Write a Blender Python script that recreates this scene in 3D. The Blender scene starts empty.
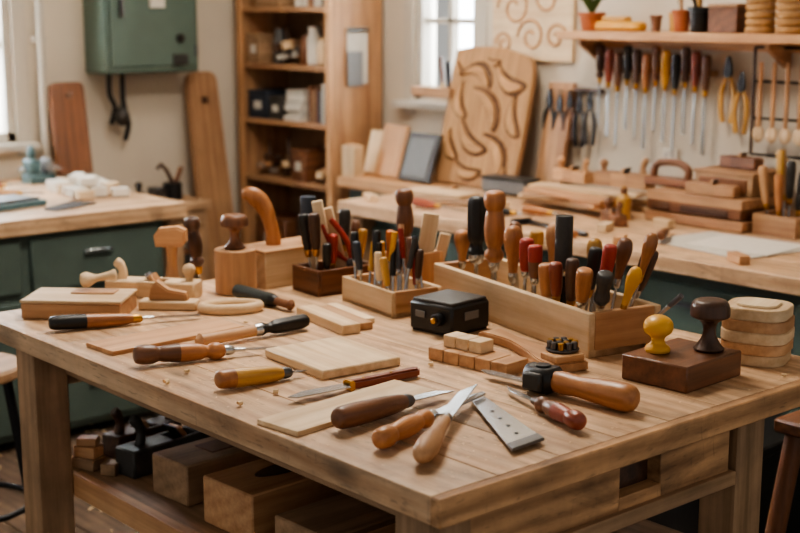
import bpy,bmesh,math,random
from mathutils import Vector,Matrix,Euler
R=random.Random(11)
I4=Matrix.Identity(4)
def lin(h):
    h=h.lstrip('#'); o=[]
    for i in (0,2,4):
        c=int(h[i:i+2],16)/255
        o.append(c/12.92 if c<=.04045 else ((c+.055)/1.055)**2.4)
    return (o[0],o[1],o[2],1)
def X(loc=(0,0,0),rot=(0,0,0),sc=None):
    m=Matrix.Translation(Vector(loc))@Euler([math.radians(a) for a in rot]).to_matrix().to_4x4()
    if sc: m=m@Matrix.Diagonal((sc[0],sc[1],sc[2],1))
    return m
# ---------------- materials
MATS={}
def newmat(k):
    m=bpy.data.materials.new(k); m.use_nodes=True
    nt=m.node_tree; b=nt.nodes['Principled BSDF']; MATS[k]=m
    return m,nt,b
def wood(k,dark,light,rough=.5,ring=.1,fib=90,bump=.25,coat=0,blotch=.12,worn=False):
    m,nt,b=newmat(k); N=nt.nodes.new; L=nt.links.new
    a=N('ShaderNodeAttribute'); a.attribute_name='gc'
    r=N('ShaderNodeAttribute'); r.attribute_name='rnd'
    s=N('ShaderNodeVectorMath'); s.operation='SCALE'; s.inputs[0].default_value=(23,1.7,3.1); L(r.outputs['Fac'],s.inputs['Scale'])
    ad=N('ShaderNodeVectorMath'); ad.operation='ADD'; L(a.outputs['Vector'],ad.inputs[0]); L(s.outputs[0],ad.inputs[1])
    def mul(sc):
        m1=N('ShaderNodeVectorMath'); m1.operation='MULTIPLY'; m1.inputs[1].default_value=sc; L(ad.outputs[0],m1.inputs[0]); return m1.outputs[0]
    def noise(sc,det,ro=.6,dist=0):
        n1=N('ShaderNodeTexNoise'); n1.inputs['Scale'].default_value=1; n1.inputs['Detail'].default_value=det; n1.inputs['Roughness'].default_value=ro; n1.inputs['Distortion'].default_value=dist; L(mul(sc),n1.inputs['Vector']); return n1
    def rng(x,a0,a1,b0,b1):
        q=N('ShaderNodeMapRange'); q.inputs['From Min'].default_value=a0; q.inputs['From Max'].default_value=a1; q.inputs['To Min'].default_value=b0; q.inputs['To Max'].default_value=b1; L(x,q.inputs['Value']); return q.outputs[0]
    def mlt(x,y):
        q=N('ShaderNodeMath'); q.operation='MULTIPLY'; L(x,q.inputs[0]); L(y,q.inputs[1]); return q.outputs[0]
    n1=noise((5,fib,fib),5,.65); n2=noise((1.6,17,17),3,.5,.6); n3=noise((9,9,9),4,.6)
    w=N('ShaderNodeTexWave'); w.wave_type='RINGS'; w.rings_direction='X'; w.inputs['Scale'].default_value=1.6; w.inputs['Distortion'].default_value=6; w.inputs['Detail'].default_value=3; w.inputs['Detail Scale'].default_value=.7; L(mul((.7,6,6)),w.inputs['Vector'])
    def mix(f,x,y):
        mx=N('ShaderNodeMix'); mx.data_type='FLOAT'; mx.inputs[0].default_value=f; L(x,mx.inputs[2]); L(y,mx.inputs[3]); return mx.outputs[0]
    f=mix(.5,n1.outputs['Fac'],n2.outputs['Fac']); f=mix(ring,f,w.outputs['Fac'])
    cr=N('ShaderNodeValToRGB'); cr.color_ramp.elements[0].position=.32; cr.color_ramp.elements[1].position=.64
    cr.color_ramp.elements[0].color=lin(dark); cr.color_ramp.elements[1].color=lin(light); L(f,cr.inputs[0])
    hv=N('ShaderNodeHueSaturation')
    val=mlt(rng(r.outputs['Fac'],0,1,.86,1.1),rng(n3.outputs['Fac'],.3,.7,1-blotch,1+blotch*.6))
    if worn:
        n4=noise((2.2,7,7),5,.7,1.2); val=mlt(val,rng(n4.outputs['Fac'],.52,.68,1,.66))
        n5=noise((26,120,120),2,.5,.3); val=mlt(val,rng(n5.outputs['Fac'],.62,.72,1,.66))
        n6=noise((90,14,14),2,.5,1); val=mlt(val,rng(n6.outputs['Fac'],.66,.74,1,.78))
        v=N('ShaderNodeTexVoronoi'); v.inputs['Scale'].default_value=1; L(mul((2.3,6,6)),v.inputs['Vector']); val=mlt(val,rng(v.outputs['Distance'],.04,.14,.5,1))
    L(val,hv.inputs['Value']); L(cr.outputs[0],hv.inputs['Color'])
    L(hv.outputs[0],b.inputs['Base Color'])
    bp=N('ShaderNodeBump'); bp.inputs['Strength'].default_value=bump; bp.inputs['Distance'].default_value=.0012; L(n1.outputs['Fac'],bp.inputs['Height']); L(bp.outputs[0],b.inputs['Normal'])
    L(rng(n3.outputs['Fac'],0,1,rough-.12,rough+.16),b.inputs['Roughness'])
    if coat: b.inputs['Coat Weight'].default_value=coat; b.inputs['Coat Roughness'].default_value=.2
def plain(k,col,rough=.5,metal=0,var=.06,scale=40,bump=.1,coat=0):
    m,nt,b=newmat(k); N=nt.nodes.new; L=nt.links.new
    tc=N('ShaderNodeTexCoord'); n=N('ShaderNodeTexNoise'); n.inputs['Scale'].default_value=scale; n.inputs['Detail'].default_value=4; L(tc.outputs['Object'],n.inputs['Vector'])
    hv=N('ShaderNodeHueSaturation'); hv.inputs['Color'].default_value=lin(col)
    mr=N('ShaderNodeMapRange'); mr.inputs['To Min'].default_value=1-var*2; mr.inputs['To Max'].default_value=1+var*2; L(n.outputs['Fac'],mr.inputs['Value']); L(mr.outputs[0],hv.inputs['Value'])
    L(hv.outputs[0],b.inputs['Base Color'])
    b.inputs['Roughness'].default_value=rough; b.inputs['Metallic'].default_value=metal
    if bump:
        bp=N('ShaderNodeBump'); bp.inputs['Strength'].default_value=bump; bp.inputs['Distance'].default_value=.002; L(n.outputs['Fac'],bp.inputs['Height']); L(bp.outputs[0],b.inputs['Normal'])
    if coat: b.inputs['Coat Weight'].default_value=coat; b.inputs['Coat Roughness'].default_value=.15
wood('w_table','#ab825e','#dcb994',rough=.5,ring=.12,fib=70,bump=.4,blotch=.2,worn=True)
wood('w_end','#85603f','#c69a6f',rough=.62,ring=.2,fib=60,blotch=.3,worn=True)
wood('w_pale','#c7a47b','#e5caa6',rough=.58)
wood('w_cream','#d2b28a','#e8d2b0',rough=.58,ring=.08)
wood('w_mid','#a97850','#d0a378',rough=.52)
wood('w_orange','#8c542c','#bd8150',rough=.4,coat=.15,blotch=.22)
wood('w_honey','#ac7a37','#d3a558',rough=.38,coat=.2)
wood('w_red','#6a2b1b','#96482d',rough=.38,coat=.2)
wood('w_brown','#543522','#855638',rough=.42,coat=.15)
wood('w_dark','#352016','#5a3c29',rough=.42,coat=.12)
wood('w_old','#866a4c','#b39070',rough=.65,blotch=.25)
wood('w_shelf','#8f664a','#bb926b',rough=.6)
wood('w_carve','#a07650','#c79b6e',rough=.8)
wood('w_recess_shade','#4a301d','#6b4a2f',rough=.9)  # dark tone for painted shade in the carved panel's hollows
wood('w_floor','#4a3a2d','#7b6552',rough=.7,fib=30,blotch=.35)
plain('steel','#bcc0c4',.26,1,.05,60,.05)
plain('steel_dark','#6d6f73',.35,1,.1,50,.1)
plain('iron','#2c2c2e',.45,.6,.15,60,.2)
plain('brass','#b98d45',.35,1)
plain('black','#1b1a19',.42,0,.15,80,.1)
plain('charcoal','#3a3835',.5,0,.15,80,.1)
plain('dgreen','#2b322e',.45,0,.1)
plain('navy','#2a3442',.5,0)
plain('teal','#4c666a',.45,0)
plain('red','#972d20',.42,0,.1)
plain('orange','#bd6a2f',.42,0,.1)
plain('yellow','#d59d36',.42,0,.06,30,.05,.15)
plain('cabinet_green','#57695f',.5,0,.06,12,.05)
plain('bench_green','#53625b',.55,0,.1,12,.05)
plain('white','#e0d9cd',.6,0,.04)
plain('paper','#ccc6ba',.8,0,.08)
plain('grey','#6f6e6d',.5,0,.1)
plain('terracotta','#a55d38',.8,0,.1,30,.2)
plain('wicker','#ab8254',.8,0,.25,120,.8)
plain('plaster','#cfc4b2',.9,0,.05,2.5,.08)
plain('ceil','#d8d1c5',.9,0,.03,3,.05)
plain('trim','#c4bcae',.6,0,.03)
plain('sawdust','#e6caa2',.9,0,.1)
plain('leaf','#4f6b35',.6,0,.2)
m,nt,b=newmat('glass'); b.inputs['Transmission Weight'].default_value=1; b.inputs['Roughness'].default_value=.05; b.inputs['IOR'].default_value=1.05; b.inputs['Base Color'].default_value=(.95,.98,1,1)
# ---------------- builder
class O:
    def __init__(s,name,loc=(0,0,0),rz=0,M=None):
        s.name=name; s.M=M if M is not None else X(loc,(0,0,rz))
        s.v=[];s.f=[];s.mi=[];s.rn=[];s.gc=[];s.mats=[]
    def part(s,bm,mat,M=I4,rnd=None):
        if mat not in s.mats: s.mats.append(mat)
        k=s.mats.index(mat); o=len(s.v); r=R.random() if rnd is None else rnd
        bm.verts.ensure_lookup_table(); bm.verts.index_update()
        cs=[v.co.copy() for v in bm.verts]
        if not cs: return s
        d=[max(c[i] for c in cs)-min(c[i] for c in cs) for i in range(3)]
        ax=d.index(max(d)); od=[ax,(ax+1)%3,(ax+2)%3]
        for c in cs:
            s.v.append(M@c); s.gc.append((c[od[0]],c[od[1]],c[od[2]]))
        for f in bm.faces:
            s.f.append([v.index+o for v in f.verts]); s.mi.append(k); s.rn.append(r)
        bm.free(); return s
    def box(s,c,size,mat,rot=(0,0,0),bev=.002,rnd=None,taper=None):
        bm=bmesh.new(); bmesh.ops.create_cube(bm,size=1)
        for v in bm.verts:
            if taper and v.co.z>0: v.co.x*=taper[0]; v.co.y*=taper[1]
            v.co=Vector((v.co.x*size[0],v.co.y*size[1],v.co.z*size[2]))
        if bev: bmesh.ops.bevel(bm,geom=bm.edges[:],offset=min(bev,min(size)*.3),segments=1,affect='EDGES')
        return s.part(bm,mat,X(c,rot),rnd)
    def lathe(s,prof,mat,M=I4,seg=20,flute=0,fd=.1,rnd=None):
        bm=bmesh.new(); rings=[]
        for z,r in prof:
            if r<1e-5: rings.append([bm.verts.new((0,0,z))]); continue
            ring=[]
            for i in range(seg):
                a=2*math.pi*i/seg; rr=r
                if flute: rr=r*(1-fd*(.5+.5*math.cos(a*flute)))
                ring.append(bm.verts.new((rr*math.cos(a),rr*math.sin(a),z)))
            rings.append(ring)
        for A,Bq in zip(rings,rings[1:]):
            if len(A)==1 and len(Bq)==1: continue
            for i in range(seg):
                j=(i+1)%seg
                if len(A)==1: bm.faces.new((A[0],Bq[j],Bq[i]))
                elif len(Bq)==1: bm.faces.new((A[i],A[j],Bq[0]))
                else: bm.faces.new((A[i],A[j],Bq[j],Bq[i]))
        if len(rings[0])>1: bm.faces.new(rings[0][::-1])
        if len(rings[-1])>1: bm.faces.new(rings[-1])
        return s.part(bm,mat,M,rnd)
    def cyl(s,c,r,h,mat,rot=(0,0,0),seg=20,bev=.0015,rnd=None):
        b_=min(bev,r*.3,h*.3)
        return s.lathe([(-h/2,r-b_),(-h/2+b_,r),(h/2-b_,r),(h/2,r-b_)],mat,X(c,rot),seg,rnd=rnd)
    def prism(s,pts,h,mat,M=I4,bev=.002,rnd=None):
        bm=bmesh.new(); vs=[bm.verts.new((p[0],p[1],-h/2)) for p in pts]
        f=bm.faces.new(vs); bm.normal_update()
        if f.normal.z>0: f.normal_flip()
        g=bmesh.ops.extrude_face_region(bm,geom=[f]); 
        for e in g['geom']:
            if isinstance(e,bmesh.types.BMVert): e.co.z+=h
        bmesh.ops.recalc_face_normals(bm,faces=bm.faces[:])
        if bev:
            es=[e for e in bm.edges if abs(e.verts[0].co.z-e.verts[1].co.z)<1e-6]
            bmesh.ops.bevel(bm,geom=es,offset=bev,segments=2,affect='EDGES',clamp_overlap=True)
        return s.part(bm,mat,M,rnd)
    def tube(s,path,rad,mat,M=I4,seg=12,closed=False,flat=1,rnd=None):
        P=[Vector(p) for p in path]; n=len(P)
        if not isinstance(rad,(list,tuple)): rad=[rad]*n
        bm=bmesh.new(); rings=[]; up=None
        for i in range(n):
            if closed: t=(P[(i+1)%n]-P[i-1]).normalized()
            else: t=(P[min(i+1,n-1)]-P[max(i-1,0)]).normalized()
            if up is None:
                up=Vector((0,1,0)) if abs(t.y)<.9 else Vector((1,0,0))
            sd=t.cross(up).normalized(); up=sd.cross(t).normalized()
            rings.append([bm.verts.new(P[i]+sd*rad[i]*math.cos(2*math.pi*j/seg)+up*rad[i]*flat*math.sin(2*math.pi*j/seg)) for j in range(seg)])
        rr=range(n) if closed else range(n-1)
        for i in rr:
            A,Bq=rings[i],rings[(i+1)%n]
            for j in range(seg):
                k=(j+1)%seg; bm.faces.new((A[j],A[k],Bq[k],Bq[j]))
        if not closed: bm.faces.new(rings[0][::-1]); bm.faces.new(rings[-1])
        bmesh.ops.recalc_face_normals(bm,faces=bm.faces[:])
        return s.part(bm,mat,M,rnd)
    def end(s):
        me=bpy.data.meshes.new(s.name); me.from_pydata([tuple(v) for v in s.v],[],s.f); 
        for m_ in s.mats: me.materials.append(MATS[m_])
        me.polygons.foreach_set('material_index',s.mi)
        me.polygons.foreach_set('use_smooth',[True]*len(s.f))
        a=me.attributes.new('rnd','FLOAT','FACE'); a.data.foreach_set('value',s.rn)
        g=me.attributes.new('gc','FLOAT_VECTOR','POINT'); g.data.foreach_set('vector',[q for c in s.gc for q in c])
        me.set_sharp_from_angle(angle=math.radians(38)); me.update()
        ob=bpy.data.objects.new(s.name,me); ob.matrix_world=s.M; bpy.context.scene.collection.objects.link(ob)
        return ob
def smooth(pts,n=4):
    out=[]
    for i in range(len(pts)-1):
        p0=pts[max(i-1,0)];p1=pts[i];p2=pts[i+1];p3=pts[min(i+2,len(pts)-1)]
        for k in range(n):
            t=k/n; out.append(tuple(.5*((2*b)+(-a+c)*t+(2*a-5*b+4*c-d)*t*t+(-a+3*b-3*c+d)*t**3) for a,b,c,d in zip(p0,p1,p2,p3)))
    out.append(tuple(pts[-1])); return out
PROF={
'chisel':[(0,.62),(.02,.85),(.08,.97),(.2,1),(.38,.88),(.55,.8),(.72,.9),(.85,.95),(.94,.75),(1,.55)],
'bulb':[(0,.3),(.03,.6),(.1,.86),(.25,1),(.42,.92),(.62,.68),(.82,.52),(1,.46)],
'fat':[(0,.55),(.02,.8),(.08,.96),(.25,1),(.5,.95),(.75,.86),(.92,.74),(1,.6)],
'screw':[(0,.6),(.04,.88),(.15,1),(.55,1),(.72,.9),(.8,.66),(.88,.68),(.95,.9),(1,.8)],
'turned':[(0,.5),(.03,.85),(.12,1),(.22,.9),(.27,.72),(.33,.82),(.55,.95),(.72,.8),(.8,.62),(.86,.85),(.93,.85),(1,.5)],
'straight':[(0,.85),(.02,1),(.5,1),(.97,1),(1,.85)],
}
T=.88
def tool(name,butt,tip,hl,hr,hm,prof='chisel',ferr='brass',blade='flat',bw=.018,bt=.0035,bm='steel',flute=0,cap=None,ct=.3,band=None,band_t=.5,roll=0,br=.0035):
    butt=Vector(butt);tip=Vector(tip);d=tip-butt;L=d.length
    if abs(d.z)<.05:
        butt.z+=.35*hl/L*max(0,butt.z-tip.z)+.0015; tip.z+=.0015; d=tip-butt; L=d.length
    M=Matrix.Translation(butt)@d.to_track_quat('Z','Y').to_matrix().to_4x4()@X(rot=(0,0,roll))
    o=O(name,M=M)
    pr=smooth(PROF[prof],4); pr=[(z*hl,max(r,.05)*hr) for z,r in pr]
    rr=R.random()
    def idx(t): return min(len(pr)-2,max(1,next(i for i,p in enumerate(pr) if p[0]>=t*hl)))
    if cap:
        k=idx(ct); o.lathe(pr[:k+1],cap,seg=24,flute=flute); o.lathe(pr[k:],hm,seg=24,flute=flute,rnd=rr)
    elif band:
        k=idx(band_t); k2=max(k+1,idx(min(.95,band_t+.15)))
        o.lathe(pr[:k+1],hm,seg=24,rnd=rr); o.lathe(pr[k:k2+1],band,seg=24); o.lathe(pr[k2:],hm,seg=24,rnd=rr)
    else: o.lathe(pr,hm,seg=36 if flute else 24,flute=flute,rnd=rr)
    fr=pr[-1][1]*1.02; z=hl
    if ferr:
        fl=min(.022,hl*.2); o.lathe([(z-.004,fr*.9),(z-.003,fr),(z+fl*.3,fr*1.02),(z+fl*.8,fr*.85),(z+fl,fr*.6)],ferr,seg=20); z+=fl*.9
    bl=L-z
    if bl>.01:
        Q=X(rot=(90,0,0))
        if blade=='flat':
            w=bw/2; n=min(.35*w+.002,w); nl=min(.03,bl*.25)
            o.lathe([(z-.004,.0045),(z+nl,.004)],bm,seg=10)
            o.prism([(-n,z+nl*.5),(n,z+nl*.5),(w,z+nl*1.6),(w,L-.003),(-w,L)],bt,bm,Q,bev=bt*.3)
        elif blade=='skew':
            w=bw/2
            o.prism([(-w*.6,z-.004),(w*.6,z-.004),(w,z+bl*.3),(w*.8,z+bl*.7),(-w,L)],bt,bm,Q,bev=bt*.3)
        elif blade=='knife':
            w=bw/2
            o.prism([(-w*.8,z-.006),(w*.8,z-.006),(w,z+.01),(w,L-bl*.28),(w*.2,L),(-w*.9,L-bl*.05),(-w,z+.01)],bt,bm,Q,bev=bt*.3)
        elif blade=='spear':
            w=bw/2
            o.prism([(-w*.5,z-.004),(w*.5,z-.004),(w,z+bl*.45),(0,L),(-w,z+bl*.45)],bt,bm,Q,bev=bt*.3)
        elif blade=='rod':
            o.lathe([(z-.004,br),(L-.012,br),(L-.01,br*1.3),(L,br*.5)],bm,seg=12)
    return o.end()
# ================= ROOM
o=O('floor'); 
for i in range(28):
    o.box((-1.3+i*.16,1.6,-.02),(.157,6.4,.04),'w_floor',bev=.002)
o.end()
o=O('floor_shavings')
bm=bmesh.new()
for i in range(600):
    x,y=R.uniform(-.6,1.8),R.uniform(.2,3.2); a=R.uniform(0,6.28); s_=R.uniform(.004,.014)
    bm.faces.new([bm.verts.new((x+s_*math.cos(a+k*1.57)*(1.7 if k%2 else .6),y+s_*math.sin(a+k*1.57)*(1.7 if k%2 else .6),.003+R.uniform(0,.004))) for k in range(4)])
o.part(bm,'sawdust'); o.end()
o=O('ceiling'); o.box((1.0,1.4,2.95),(5.0,6.2,.06),'ceil',bev=0); o.end()
o=O('wall_left')
for (p,q,r,s_) in [(-1.4,.3,0,2.92),(1.33,2.94,0,2.92),(.3,1.33,0,1.04),(.3,1.33,2.35,2.92)]:
    o.box(((p+q)/2,4.31,(r+s_)/2),(q-p,.12,s_-r),'plaster',bev=0)
o.end()
o=O('wall_right')
for (p,q,r,s_) in [(-1.6,2.8,0,2.92),(3.22,4.25,0,2.92),(2.8,3.22,0,1.22),(2.8,3.22,2.3,2.92)]:
    o.box((2.88,(p+q)/2,(r+s_)/2),(.12,q-p,s_-r),'plaster',bev=0)
o.end()
o=O('baseboard_left'); o.box((.7,4.235,.06),(4.1,.025,.12),'trim'); o.end()
o=O('baseboard_right'); o.box((2.805,1.3,.06),(.025,5.6,.12),'trim'); o.end()
def window(name,w,h,M,nx,nz):
    o=O(name,M=M)
    for sx in (-1,1): o.box((sx*(w/2-.02),0,0),(.045,.09,h),'trim')
    for sz in (-1,1): o.box((0,0,sz*(h/2-.02)),(w,.09,.045),'trim')
    for i in range(1,nx): o.box((-w/2+w*i/nx,0,0),(.025,.05,h-.08),'trim')
    for i in range(1,nz): o.box((0,0,-h/2+h*i/nz),(w-.08,.05,.025),'trim')
    o.box((0,.01,0),(w-.06,.004,h-.06),'glass',bev=0)
    for sx in (-1,1): o.box((sx*(w/2+.03),-.055,0),(.07,.02,h+.14),'trim')
    o.box((0,-.055,h/2+.03),(w+.13,.02,.07),'trim')
    o.box((0,-.08,-h/2-.02),(w+.16,.1,.03),'trim')
    o.end()
window('window_1',1.03,1.31,X((.815,4.31,1.695)),3,3)
window('window_2',.42,1.08,X((2.88,3.01,1.76),(0,0,-90)),2,3)
o=O('wall_pipe'); o.tube([(1.44,4.2,.9),(1.44,4.2,2.88)],.018,'trim'); o.box((1.44,4.225,1.5),(.06,.04,.03),'trim'); o.box((1.44,4.225,2.2),(.06,.04,.03),'trim'); o.end()
# ================= WORKBENCH
o=O('workbench')
LX,LY=1.2,1.68
n=8
for i in range(n):
    w=LX/n; o.box((w*(i+.5),LY/2,T-.024),(w-.0008,LY,.048),'w_table',bev=.0016,rnd=[.2,.7,.35,.85,.5,.15,.75,.4][i])
o.box((LX/2,LY/2,T-.03),(LX-.01,LY-.01,.03),'w_dark',bev=0)
o.box((LX/2,-.011,T-.0245),(LX,.024,.049),'w_end',bev=.003)
for lx,ly in [(.06,.06),(.06,LY-.2),(.9,.06),(.9,LY-.2)]:
    o.box((lx+.015,ly+.015,(T-.052)/2),(.092,.092,T-.052),'w_old',bev=.004)
yA=.055
o.box((.30,yA,.77),(.42,.035,.12),'w_end'); o.box((.74,yA,.77),(.22,.035,.12),'w_end')
o.box((.57,yA,.817),(.13,.035,.026),'w_end'); o.box((.57,yA,.725),(.13,.035,.03),'w_end')
o.box((.57,.25,.765),(.16,.36,.1),'w_dark')
o.box((.48,yA,.70),(.76,.06,.03),'w_old')
o.box((.9,LY/2,.77),(.035,LY-.4,.11),'w_old'); o.box((.5,LY-.17,.77),(.8,.035,.11),'w_old'); o.box((.13,LY/2,.79),(.035,LY-.4,.07),'w_old')
for i in range(6):
    o.box((.21+i*.135,.82,.49),(.132,1.5,.022),'w_old')
o.box((.135,.77,.47),(.03,1.36,.06),'w_mid'); o.box((.5,.09,.465),(.8,.03,.05),'w_old'); o.box((.5,LY-.2,.465),(.8,.03,.05),'w_old')
o.end()
S=.502
def plane_tool(name,loc,rz,L,W,H,mat='w_dark',tote=True):
    o=O(name,loc,rz)
    o.box((-L*.3,0,H/2),(L*.4,W,H),mat,bev=.004); o.box((L*.32,0,H/2),(L*.36,W,H),mat,bev=.004)
    for sy in (-1,1): o.box((L*.02,sy*W*.42,H/2),(L*.3,W*.16,H),mat,bev=.002)
    o.box((L*.02,0,H*.15),(L*.3,W*.7,H*.3),mat,bev=.001)
    o.box((L*.0,0,H*.85),(.004,W*.6,H*1.3),'steel_dark',rot=(0,-35,0),bev=.001)
    o.box((L*.03,0,H*.85),(.014,W*.6,H*1.1),'w_mid',rot=(0,-35,0),bev=.002)
    if tote:
        o.tube(smooth([(-L*.36,0,H*.9),(-L*.34,0,H*1.4),(-L*.37,0,H*1.8),(-L*.42,0,H*2.05)],3),[.014]*3+[.012]*3+[.014]*3+[.01],mat,flat=.8)
        o.lathe(smooth([(0,.012),(.012,.010),(.03,.018),(.042,.014),(.048,.003)],3),mat,X((L*.4,0,H*.98)))
    return o.end()
plane_tool('smoothing_plane',(.35,1.50,S),10,.22,.065,.06,'w_dark')
plane_tool('jack_plane',(.37,1.36,S),8,.34,.075,.07,'charcoal')
plane_tool('jack_plane',(.70,1.45,S),70,.26,.075,.07,'w_brown')
o=O('timber_offcuts',(.185,1.44,S),20)
for i,(x,y,z,a,b_,c) in enumerate([(-.01,.02,.015,.05,.07,.03),(-.01,.02,.045,.045,.06,.03),(-.02,-.06,.015,.04,.04,.03),(-.01,.02,.07,.035,.05,.02)]):
    o.box((x,y,z),(a,b_,c),'w_mid' if i%2 else 'w_old',rot=(0,0,i*8))
o.end()
o=O('timber_block',(.43,1.14,S),4); o.box((0,0,.05),(.46,.14,.1),'w_old',bev=.004); o.box((-.03,0,.101),(.2,.07,.004),'w_brown'); o.end()
o=O('timber_block',(.42,.88,S),3); o.box((0,0,.055),(.46,.18,.11),'w_mid',bev=.004)
o.prism([(.09*math.cos(a*.314)+(.06 if math.cos(a*.314)>0 else -.06),.03*math.sin(a*.314)) for a in range(20)],.004,'w_dark',X((0,0,.111)),bev=.001); o.end()
o=O('timber_block',(.42,.62,S),2); o.box((0,0,.045),(.44,.18,.09),'w_old',bev=.004); o.end()
o=O('timber_block',(.42,.38,S),2); o.box((0,0,.055),(.44,.18,.11),'w_mid',bev=.004); o.end()
plane_tool('jack_plane',(.78,1.12,S),90,.28,.075,.08,'w_dark')
o=O('storage_box',(.78,.75,S)); o.box((0,0,.09),(.18,.3,.18),'charcoal'); o.box((0,0,.183),(.186,.306,.012),'w_brown'); o.end()
# ================= TABLE ITEMS
o=O('wooden_box',(.205,1.535,T),-45); o.box((0,0,.02),(.25,.155,.04),'w_mid',bev=.003); o.box((0,0,.044),(.254,.159,.008),'w_pale',bev=.002)
o.box((.03,.03,.05),(.11,.05,.004),'w_mid',bev=.001); o.end()
o=O('wooden_peg',(.26,1.55,T+.0535),-30); o.lathe(smooth([(0,.004),(.004,.016),(.018,.02),(.032,.014),(.045,.009),(.075,.012),(.09,.015),(.094,.003)],3),'w_cream',X((-.04,0,.021),(0,82,0))); o.end()
plane_tool('wooden_plane',(.45,1.59,T),-52,.25,.07,.045,'w_pale')
o=O('wooden_plane',(.40,1.43,T),-45); o.box((0,0,.012),(.15,.05,.024),'w_pale',bev=.004); o.prism([(-.05,0),(.05,0),(.045,.02),(.0,.028),(-.03,.05),(-.045,.03)],.03,'w_mid',X((0,0,.024),(90,0,0)),bev=.004); o.end()
o=O('carving_mallet',(.535,1.635,T),-41)
o.lathe(smooth([(0,.022),(.01,.026),(.03,.02),(.07,.014),(.11,.016),(.125,.02)],3),'w_mid')
o.prism([(-.04,0),(.03,0),(.042,.012),(.042,.045),(.02,.055),(-.03,.05),(-.045,.03)],.045,'w_mid',X((0,0,.12),(90,0,0)),bev=.006); o.end()
tool('carving_chisel',(.61,1.65,T+.19),(.63,1.645,T+.002),.14,.022,'w_dark','turned')
o=O('turned_block',(.645,1.49,T)); o.lathe([(0,.052),(.003,.056),(.117,.056),(.12,.053)],'w_shelf',seg=40); o.end()
def knob(name,loc,mat,h,rh,style):
    o=O(name,loc)
    if style=='mush': p=[(0,.7),(.04,.78),(.12,.6),(.3,.34),(.5,.36),(.6,.6),(.66,.96),(.74,1),(.85,.98),(.93,.9),(.99,.7),(1,.1)]
    else: p=[(0,.8),(.06,.85),(.14,.78),(.24,.5),(.36,.46),(.44,.6),(.52,.88),(.66,1),(.8,.94),(.9,.74),(.97,.4),(1,.05)]
    o.lathe(smooth([(a*h,b_*rh) for a,b_ in p],3),mat,seg=32); return o.end()
knob('turned_knob',(.645,1.49,T+.121),'w_brown',.092,.037,'mush')
o=O('tool_block',(.835,1.53,T),2); o.box((0,0,.05),(.23,.13,.1),'w_pale',bev=.003); o.box((0,0,.102),(.236,.136,.008),'w_mid'); o.end()
o=O('saw_handle',(.79,1.55,T+.107),-41)
o.tube(smooth([(.02,0,0),(.018,0,.03),(.01,0,.065),(-.002,0,.1),(-.02,0,.125),(-.045,0,.14),(-.065,0,.135)],3),[.022,.022,.021,.02,.02,.02,.02,.021,.022,.023,.024,.025,.026,.026,.025,.023,.02,.015,.008],'w_orange',flat=.75); o.end()
tool('carving_chisel',(.90,1.50,T+.235),(.90,1.50,T+.107),.10,.022,'navy','straight',band='red',band_t=.5)
tool('screwdriver',(.935,1.555,T+.2),(.93,1.55,T+.107),.07,.015,'black','fat')
tool('mallet_handle',(.60,1.415,T+.019),(.615,1.19,T+.015),.14,.018,'dgreen','straight',ferr='black',blade='rod',br=.011,bm='w_brown')
o=O('wooden_sticks',(.60,1.03,T),-10); o.box((0,0,.012),(.05,.24,.024),'w_pale'); o.box((.05,.01,.009),(.04,.22,.018),'w_mid'); o.box((.09,.05,.007),(.03,.2,.014),'w_cream'); o.end()
tool('wood_chisel',(.05,1.395,T+.019),(.398,1.283,T+.008),.20,.018,'w_orange','fat',cap='black',ct=.38,bw=.016)
o=O('thin_board',(.233,1.165,T),2); o.box((0,0,.005),(.36,.115,.01),'w_mid',bev=.001); o.end()
o=O('saw_handle',(.50,1.30,T),-30)
pts=[(.085*math.cos(a)*(1+.08*math.cos(2*a)),.048*math.sin(a)) for a in [i*2*math.pi/28 for i in range(28)]]
o.tube([(p[0]*.8,p[1]*.8,.0125) for p in pts],[.014]*28,'w_pale',closed=True,flat=.8)
o.box((0,0,.008),(.12,.05,.012),'w_pale',bev=.003); o.end()
tool('wood_chisel',(.041,.985,T+.023),(.351,.885,T+.010),.20,.022,'w_orange','turned',bw=.014,cap='w_brown',ct=.45,ferr='steel')
tool('screwdriver',(.531,1.02,T+.02),(.226,1.03,T+.016),.135,.018,'black','screw',flute=6,ferr='steel',blade='rod',br=.014,bm='w_mid')
tool('carving_knife',(.072,.712,T+.021),(.281,.69,T+.010),.15,.02,'w_honey','fat',blade='spear',bw=.014,cap='w_orange',ct=.2,ferr='steel_dark')
o=O('cutting_board',(.392,.748,T),-5); o.box((0,0,.010),(.2,.235,.02),'w_pale',bev=.003); o.end()
o=O('marking_knife',(.27,.545,T+.0125),-4)
o.prism([(0,-.009),(.06,-.012),(.12,-.01),(.175,-.012),(.185,0),(.175,.012),(.1,.011),(0,.009)],.018,'w_red',bev=.004)
o.prism([(0,-.013),(.012,-.013),(.012,.013),(0,.013)],.02,'brass',bev=.002)
for x in (.04,.11): o.cyl((x,0,.0095),.003,.002,'brass')
o.prism([(0,-.016),(0,.016),(-.1,.016),(-.14,.0),(-.125,-.015)],.003,'steel',bev=.0008); o.end()
o=O('thin_board',(.2,.45,T),6); o.box((0,0,.005),(.37,.11,.01),'w_pale',bev=.001); o.end()
tool('wood_chisel',(.085,.345,T+.024),(.40,.385,T+.012),.185,.022,'w_brown','fat',bw=.03,blade='skew',ferr='steel_dark')
tool('carving_chisel',(.074,.215,T+.021),(.43,.318,T+.017),.17,.02,'w_orange','turned',bw=.024,blade='knife',ferr='steel')
tool('carving_chisel',(.069,.10,T+.022),(.42,.345,T+.030),.2,.021,'w_mid','bulb',bw=.03,blade='skew',ferr='steel')
o=O('steel_square',(-.008,.008,T)); 
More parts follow.
